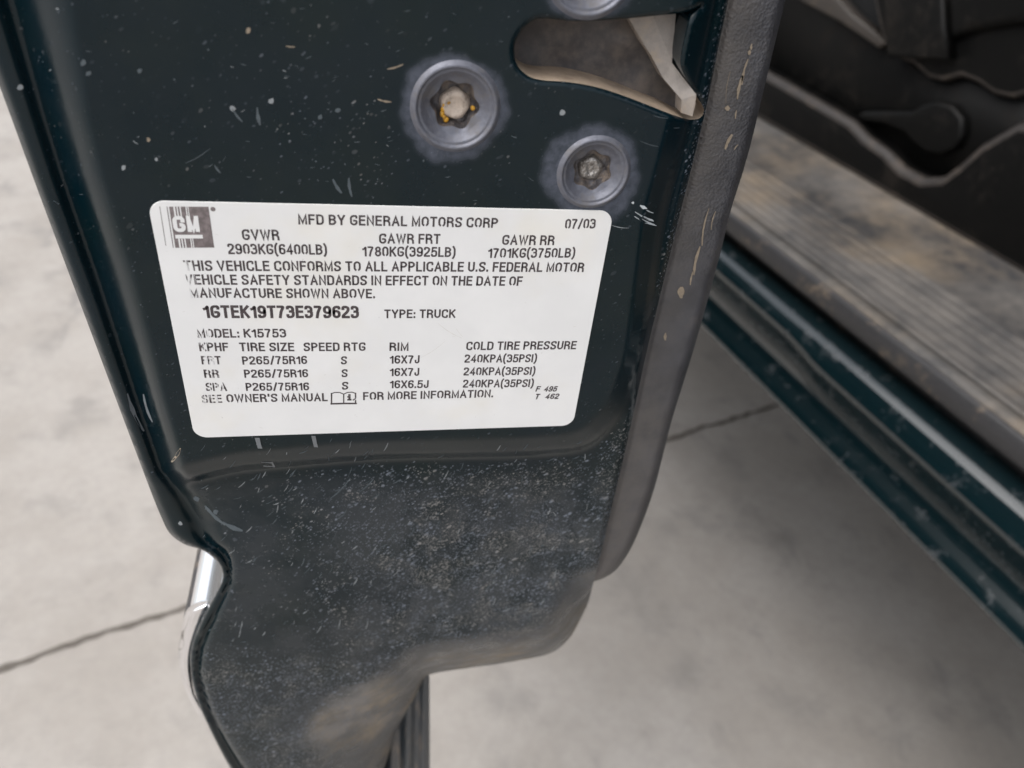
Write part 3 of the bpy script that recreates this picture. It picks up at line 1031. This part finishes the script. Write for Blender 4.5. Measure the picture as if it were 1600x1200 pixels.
# ------------------------------------------------------------------ chrome moulding running along the outside of the door
CH = np.array([(352, 900), (346, 918), (336, 931), (322, 936), (306, 942), (294, 950), (289, 960), (285, 976), (282, 1000), (278, 1018), (278, 1034), (281, 1050), (288, 1074), (300, 1100), (316, 1122),
               (324, 1118), (308, 1085), (304, 1055), (306, 1020), (322, 974)], float)
CH = smooth_poly(CH, closed=True, step=4)
def ch_h(a, b):
    d = polydist(a, b, CH, True)
    return .0125 + .006 * np.clip(1 - d / 12, 0, 1) ** 2
Vc, Tc = fill(CH, (), 3)
mb = MB()
mb.add(P(Vc[:, 0], Vc[:, 1], ch_h(Vc[:, 0], Vc[:, 1])), Tc)
a = P(CH[:, 0], CH[:, 1], ch_h(CH[:, 0], CH[:, 1]))
b = a.copy()
b[:, 1] = .85
kk = len(CH)
mb.add(np.vstack([a, b]), [(i, (i + 1) % kk, kk + (i + 1) % kk, kk + i) for i in range(kk)])
mb.m = [0] * len(Tc) + [1 if (CH[i, 0] < 298 and 946 < CH[i, 1] < 1045) else 0 for i in range(kk)]  # outer faces darkened: a dark reflection put into the chrome's colour
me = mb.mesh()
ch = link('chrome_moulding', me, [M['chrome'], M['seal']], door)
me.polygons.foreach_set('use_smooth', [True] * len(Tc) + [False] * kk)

# ribbed rubber strip under the door
def rib(a, b):
    return .0014 * np.sin((a - 672) / 4.2 + (b - 1060) * .004) + .012 * sstep((640 - a) / 60)
plate('lower_seal', [(520, 1010), (668, 1040), (671, 1060), (672, 1265), (480, 1265)], .034, M['lower_seal'], door, step=4, hf=rib, thick=.3)

# ------------------------------------------------------------------ the truck beyond the open door
def q3(f, s_, z):
    return F * f + S * s_ + UP * (z + GZ)
def sect(sec, u, f0=-.6, f1=2.2, nfs=90, wob=None):
    """sweep a section (side, height) along the truck"""
    fsn = np.concatenate([np.linspace(f0, 1.0, nfs), np.linspace(1.1, f1, 10)])
    vs_, fs = [], []
    k_ = len(sec)
    for f in fsn:
        for i, (a, b) in enumerate(sec):
            da, db = wob(f, i) if wob else (0, 0)
            vs_.append(q3(f, a + da, b + db))
    for j in range(len(fsn) - 1):
        for i in range(k_ - 1):
            fs.append((j * k_ + i, j * k_ + i + 1, (j + 1) * k_ + i + 1, (j + 1) * k_ + i))
    return vs_, fs
def rounded_section(pts, r=.006):
    p = [np.array(q, float) for q in pts]
    out = [p[0]]
    for i in range(1, len(p) - 1):
        a, b, c = p[i - 1], p[i], p[i + 1]
        la, lc = np.linalg.norm(a - b), np.linalg.norm(c - b)
        rr = min(r, la * .45, lc * .45)
        ea, ec = (a - b) / la, (c - b) / lc
        for k_ in range(5):
            t = k_ / 4
            out.append((1 - t) ** 2 * (b + ea * rr) + 2 * t * (1 - t) * b + t * t * (b + ec * rr))
    out.append(p[-1])
    return out
def sz(vpx, z, upx=1400):
    """side position of the sill edge seen at (upx, vpx) if it lies at height z"""
    return float(PZ(np.array([upx]), np.array([vpx]), z + GZ)[0] @ S)
lowS = (sz(818, -.335), -.335)
band = (sz(752, -.316), -.316)
edge = (sz(674, -.262), -.262)
lip = (sz(630, -.250), -.250)
groove = (sz(594, -.243), -.243)
rub = (sz(552, -.214), -.214)
pl0 = (sz(526, -.205), -.205)
pl1 = (sz(322, -.190), -.190)
sec = rounded_section([(lowS[0] + .12, -.36), (lowS[0] + .02, -.352), lowS, (lowS[0] + .004, -.327), band, (band[0] + .004, -.305), (edge[0] + .008, -.272), edge, lip, groove, (groove[0] + .03, -.246)], .005)
def wob(f, i):
    k_ = float(sstep((.30 - f) / .05)) if True else 0
    return (0, -.006 * k_ if 22 < i < 36 else 0)
mb = MB()
mb.add(*sect(sec, 0, wob=wob))
link('rocker_panel', mb.mesh(), M['paint_dusty'], truck)
sec = rounded_section([(groove[0] + .012, -.26), (groove[0] + .008, -.24), (rub[0] + .002, -.226), rub, (pl0[0] - .001, pl0[1] - .001), (pl0[0] + .006, -.209)], .004)
mb = MB()
mb.add(*sect(sec, 0))
link('door_seal', mb.mesh(), M['seal'], truck)

def scuff():
    k = NT('dusty ribbed sill plate')
    v = k.coord((1, 1, 1), (0, 0, -math.atan2(-F[0], F[1])))
    mp = k.n('ShaderNodeMapping')
    mp.inputs['Scale'].default_value = (1, .85, 1)
    k.l(v, mp.inputs['Vector'])
    n1 = k.noise(mp.outputs[0], 13, 6, .6)
    n2 = k.noise(v, 80, 5, .65)
    n3 = k.noise(v, 7, 4, .6)
    f = k.math('ADD', k.math('MULTIPLY', n1, .55), k.math('ADD', k.math('MULTIPLY', n2, .14), k.math('MULTIPLY', n3, .25)))
    f = k.ramp(f, .33, .66)
    c = k.mix(k.ramp(n2, .35, .65), (0.028, 0.030, 0.034), (0.048, 0.047, 0.048))
    c = k.mix(f, c, k.mix(k.ramp(n3, .4, .6), (0.235, 0.185, 0.13), (0.16, 0.147, 0.133)))
    return k.set(c, .6)
M['scuff'] = scuff()
prof = [(pl0[0] + .001, pl0[1] - .004), (pl0[0] + .002, pl0[1] + .001), (pl0[0] + .012, pl0[1] + .003)]
nr = 7
for i in range(nr):
    t0 = .06 + .50 * i / nr
    for dt, hz in ((0, 0), (.014, .0011), (.036, .0011), (.050, 0)):
        t = t0 + dt
        prof.append((pl0[0] + (pl1[0] - pl0[0]) * t, pl0[1] + .003 + (pl1[1] - pl0[1] - .003) * t + hz))
prof += [(pl1[0] - .03, pl1[1]), (pl1[0], pl1[1] + .004), (pl1[0] + .02, pl1[1] + .006)]
mb = MB()
mb.add(*sect(prof, 0))
link('sill_plate', mb.mesh(), M['scuff'], truck)

# black plastic seat trim: pieces drawn on upright planes parallel to the truck
M['blackplastic'] = simple('black trim plastic', (0.0026, 0.0026, 0.0025), .5, dust=(0.016, 0.013, 0.0105), dscale=22, damt=.32)
M['blackplastic'].node_tree.nodes['Principled BSDF'].inputs['Specular IOR Level'].default_value = .18
M['greyplastic'] = simple('worn grey trim edge', (0.022, 0.0185, 0.0165), .5, dust=(0.075, 0.058, 0.045), dscale=30, damt=.4)  # ridge highlight painted into the rim colour, with some dust
M['bracket'] = simple('brown dusty bracket', (0.03, 0.025, 0.021), .6, dust=(0.07, 0.055, 0.04), dscale=40, damt=.3)
S0 = pl1[0] + .004
seat = part_empty('seat_base', truck)

def slab(name, pts, s_front, depth, mat, bevel=.006, smooth_step=None, parent=seat, dusty=False):
    """an outline on the plane at side s_front, with rounded rim, 'depth' thick into the cabin"""
    o = smooth_poly(pts, True, 8) if smooth_step else np.array(pts, float)
    p0 = PS(o[:, 0], o[:, 1], s_front)
    fz = np.stack([p0 @ F, p0[:, 2] - GZ], 1)
    bm = bmesh.new()
    vsb = [bm.verts.new(tuple(q3(f, s_front + depth, z))) for f, z in fz]
    face = bm.faces.new(vsb)
    r = bmesh.ops.extrude_face_region(bm, geom=[face])
    nv = [g for g in r['geom'] if isinstance(g, bmesh.types.BMVert)]
    bmesh.ops.translate(bm, verts=nv, vec=Vector(tuple(-S * depth)))
    bmesh.ops.recalc_face_normals(bm, faces=bm.faces)
    if bevel:
        top = [e for e in bm.edges if all(x in nv for x in e.verts)]
        bmesh.ops.bevel(bm, geom=top, offset=bevel, segments=4, profile=.5, affect='EDGES', clamp_overlap=True, material=1 if dusty else 0)
    me = bpy.data.meshes.new('mesh')
    bm.to_mesh(me)
    bm.free()
    return link(name, me, [mat, M['greyplastic']], parent)

slab('side_cover', [(1060, -200), (1640, -200), (1900, 200), (1900, 700), (1600, 428), (1180, 178), (1060, 106)], S0 + .022, .05, M['blackplastic'], 0)
slab('lower_skirt', [(1060, 22), (1150, 82), (1195, 112), (1262, 150), (1330, 190), (1352, 214), (1384, 236), (1408, 262), (1440, 278), (1470, 276), (1494, 258), (1530, 225), (1590, 190), (1700, 200), (1900, 420),
      (1900, 720), (1600, 436), (1180, 186), (1060, 114)], S0, .022, M['blackplastic'], .0085, dusty=True)
lev = slab('recliner_lever', [(1338, 178), (1352, 174), (1424, 174), (1440, 164), (1462, 158), (1486, 164), (1502, 184), (1502, 210), (1490, 232), (1468, 242), (1444, 238), (1424, 222), (1410, 206), (1380, 194), (1346, 190)], S0 + .010, .014, M['blackplastic'], .004)
slab('upper_panel', [(1376, 60), (1404, 92), (1424, 100), (1448, 122), (1470, 128), (1500, 120), (1525, 130), (1550, 148), (1580, 155), (1700, 120), (1900, 0), (1900, -300), (1300, -300)], S0 + .008, .03, M['blackplastic'], .005, dusty=True)
slab('belt_bracket', [(1378, -60), (1384, 88), (1430, 92), (1480, 92), (1474, 40), (1470, -60)], S0 - .006, .012, M['blackplastic'], .003)
slab('slide_rail', [(1210, -40), (1250, 2), (1310, 34), (1372, 76), (1384, 66), (1330, 22), (1275, -40)], S0 + .006, .016, M['bracket'], .003)
slab('seat_cushion', [(1478, 66), (1520, 50), (1580, 40), (1760, 40), (1800, -260), (1460, -260)], S0 - .002, .05, M['blackplastic'], .010)

# cab shell: floor, roof, pillar and rear side, mostly out of the picture
M['interior'] = simple('dark cabin lining', (0.02, 0.02, 0.021), .8)
def boxm(f0, f1, s0, s1, z0, z1):
    c = [q3(f, s_, z) for f in (f0, f1) for s_ in (s0, s1) for z in (z0, z1)]
    return c, [(0, 1, 3, 2), (4, 6, 7, 5), (0, 4, 5, 1), (2, 3, 7, 6), (0, 2, 6, 4), (1, 5, 7, 3)]
mb = MB()
mb.add(*boxm(-.5, 2.2, S0 + .09, 2.0, -.36, -.2))
link('cabin_floor', mb.mesh(), M['interior'], truck, smooth=False)
mb = MB()
mb.add(*boxm(-.5, 1.5, .52, 2.0, .98, 1.04))
link('roof', mb.mesh(), M['paint_plain'], truck, smooth=False)
mb = MB()
mb.add(*boxm(-.5, 2.2, 2.0, 2.06, -.35, 1.0))
mb.add(*boxm(-.55, -.5, .5, 2.0, -.35, 1.0))
link('cab_wall', mb.mesh(), M['interior'], truck, smooth=False)
mb = MB()
mb.add(*boxm(-2.6, -.62, .44, .5, -.32, .25))
link('bed_side', mb.mesh(), M['paint_plain'], truck, smooth=False)
mb = MB()
mb.add(*boxm(1.35, 3.0, .42, .5, -.3, .35))
link('front_fender', mb.mesh(), M['paint_plain'], truck, smooth=False)
mb = MB()
mb.add(*boxm(-2.6, 3.0, .60, 1.9, -.45, -.37))
link('underbody', mb.mesh(), M['interior'], truck, smooth=False)

# ------------------------------------------------------------------ the ground
def concrete():
    k = NT('pale trowelled concrete')
    v = k.coord()
    vm = k.coord((1, .35, 1), (0, 0, math.radians(-25)))
    c = k.mix(k.ramp(k.noise(v, 3.2, 7, .68), .36, .64), (0.318, 0.292, 0.264), (0.382, 0.357, 0.330))
    c = k.mix(k.ramp(k.noise(v, 9, 5, .65), .50, .70, 0, .6), c, (0.225, 0.212, 0.198))
    c = k.mix(k.ramp(k.noise(vm, 13, 4, .6), .60, .74, 0, .55), c, (0.165, 0.16, 0.158))
    c = k.mix(k.ramp(k.noise(v, 70, 5, .7), .35, .7, 0, .18), c, (0.19, 0.18, 0.17))
    k.bump(k.noise(v, 60, 5, .7), .25, .003)
    return k.set(c, .8)
M['concrete'] = concrete()
g = link('ground', mesh([(-150, -150, 0), (150, -150, 0), (150, 150, 0), (-150, 150, 0)], [(0, 1, 2, 3)]), M['concrete'], smooth=False)
g['kind'] = 'structure'
# the joint sawn across the slab
a = PZ(np.array([0.0]), np.array([1045.0]), 0)[0]
b = PZ(np.array([1130.0]), np.array([660.0]), 0)[0]
d = (b - a) / np.linalg.norm(b - a)
nrm = np.array([-d[1], d[0], 0])
vs_, fs = [], []
N_ = 500
wo = 0
for i in range(N_ + 1):
    c = a + d * (-2.5 + 6 * i / N_)
    wo = wo * .8 + random.uniform(-.0022, .0022)
    w1, w2 = random.uniform(.0015, .0062), random.uniform(.0015, .0062)
    vs_ += [c + nrm * (wo + w1) + UP * .0015, c + nrm * (wo - w2) + UP * .0015]
for i in range(N_):
    fs.append((2 * i, 2 * i + 1, 2 * i + 3, 2 * i + 2))
M['joint'] = simple('dirty slab joint', (0.10, 0.088, 0.075), .9, dscale=20)
j = link('ground_joint', mesh(vs_, fs), M['joint'], smooth=False)
j['kind'] = 'structure'
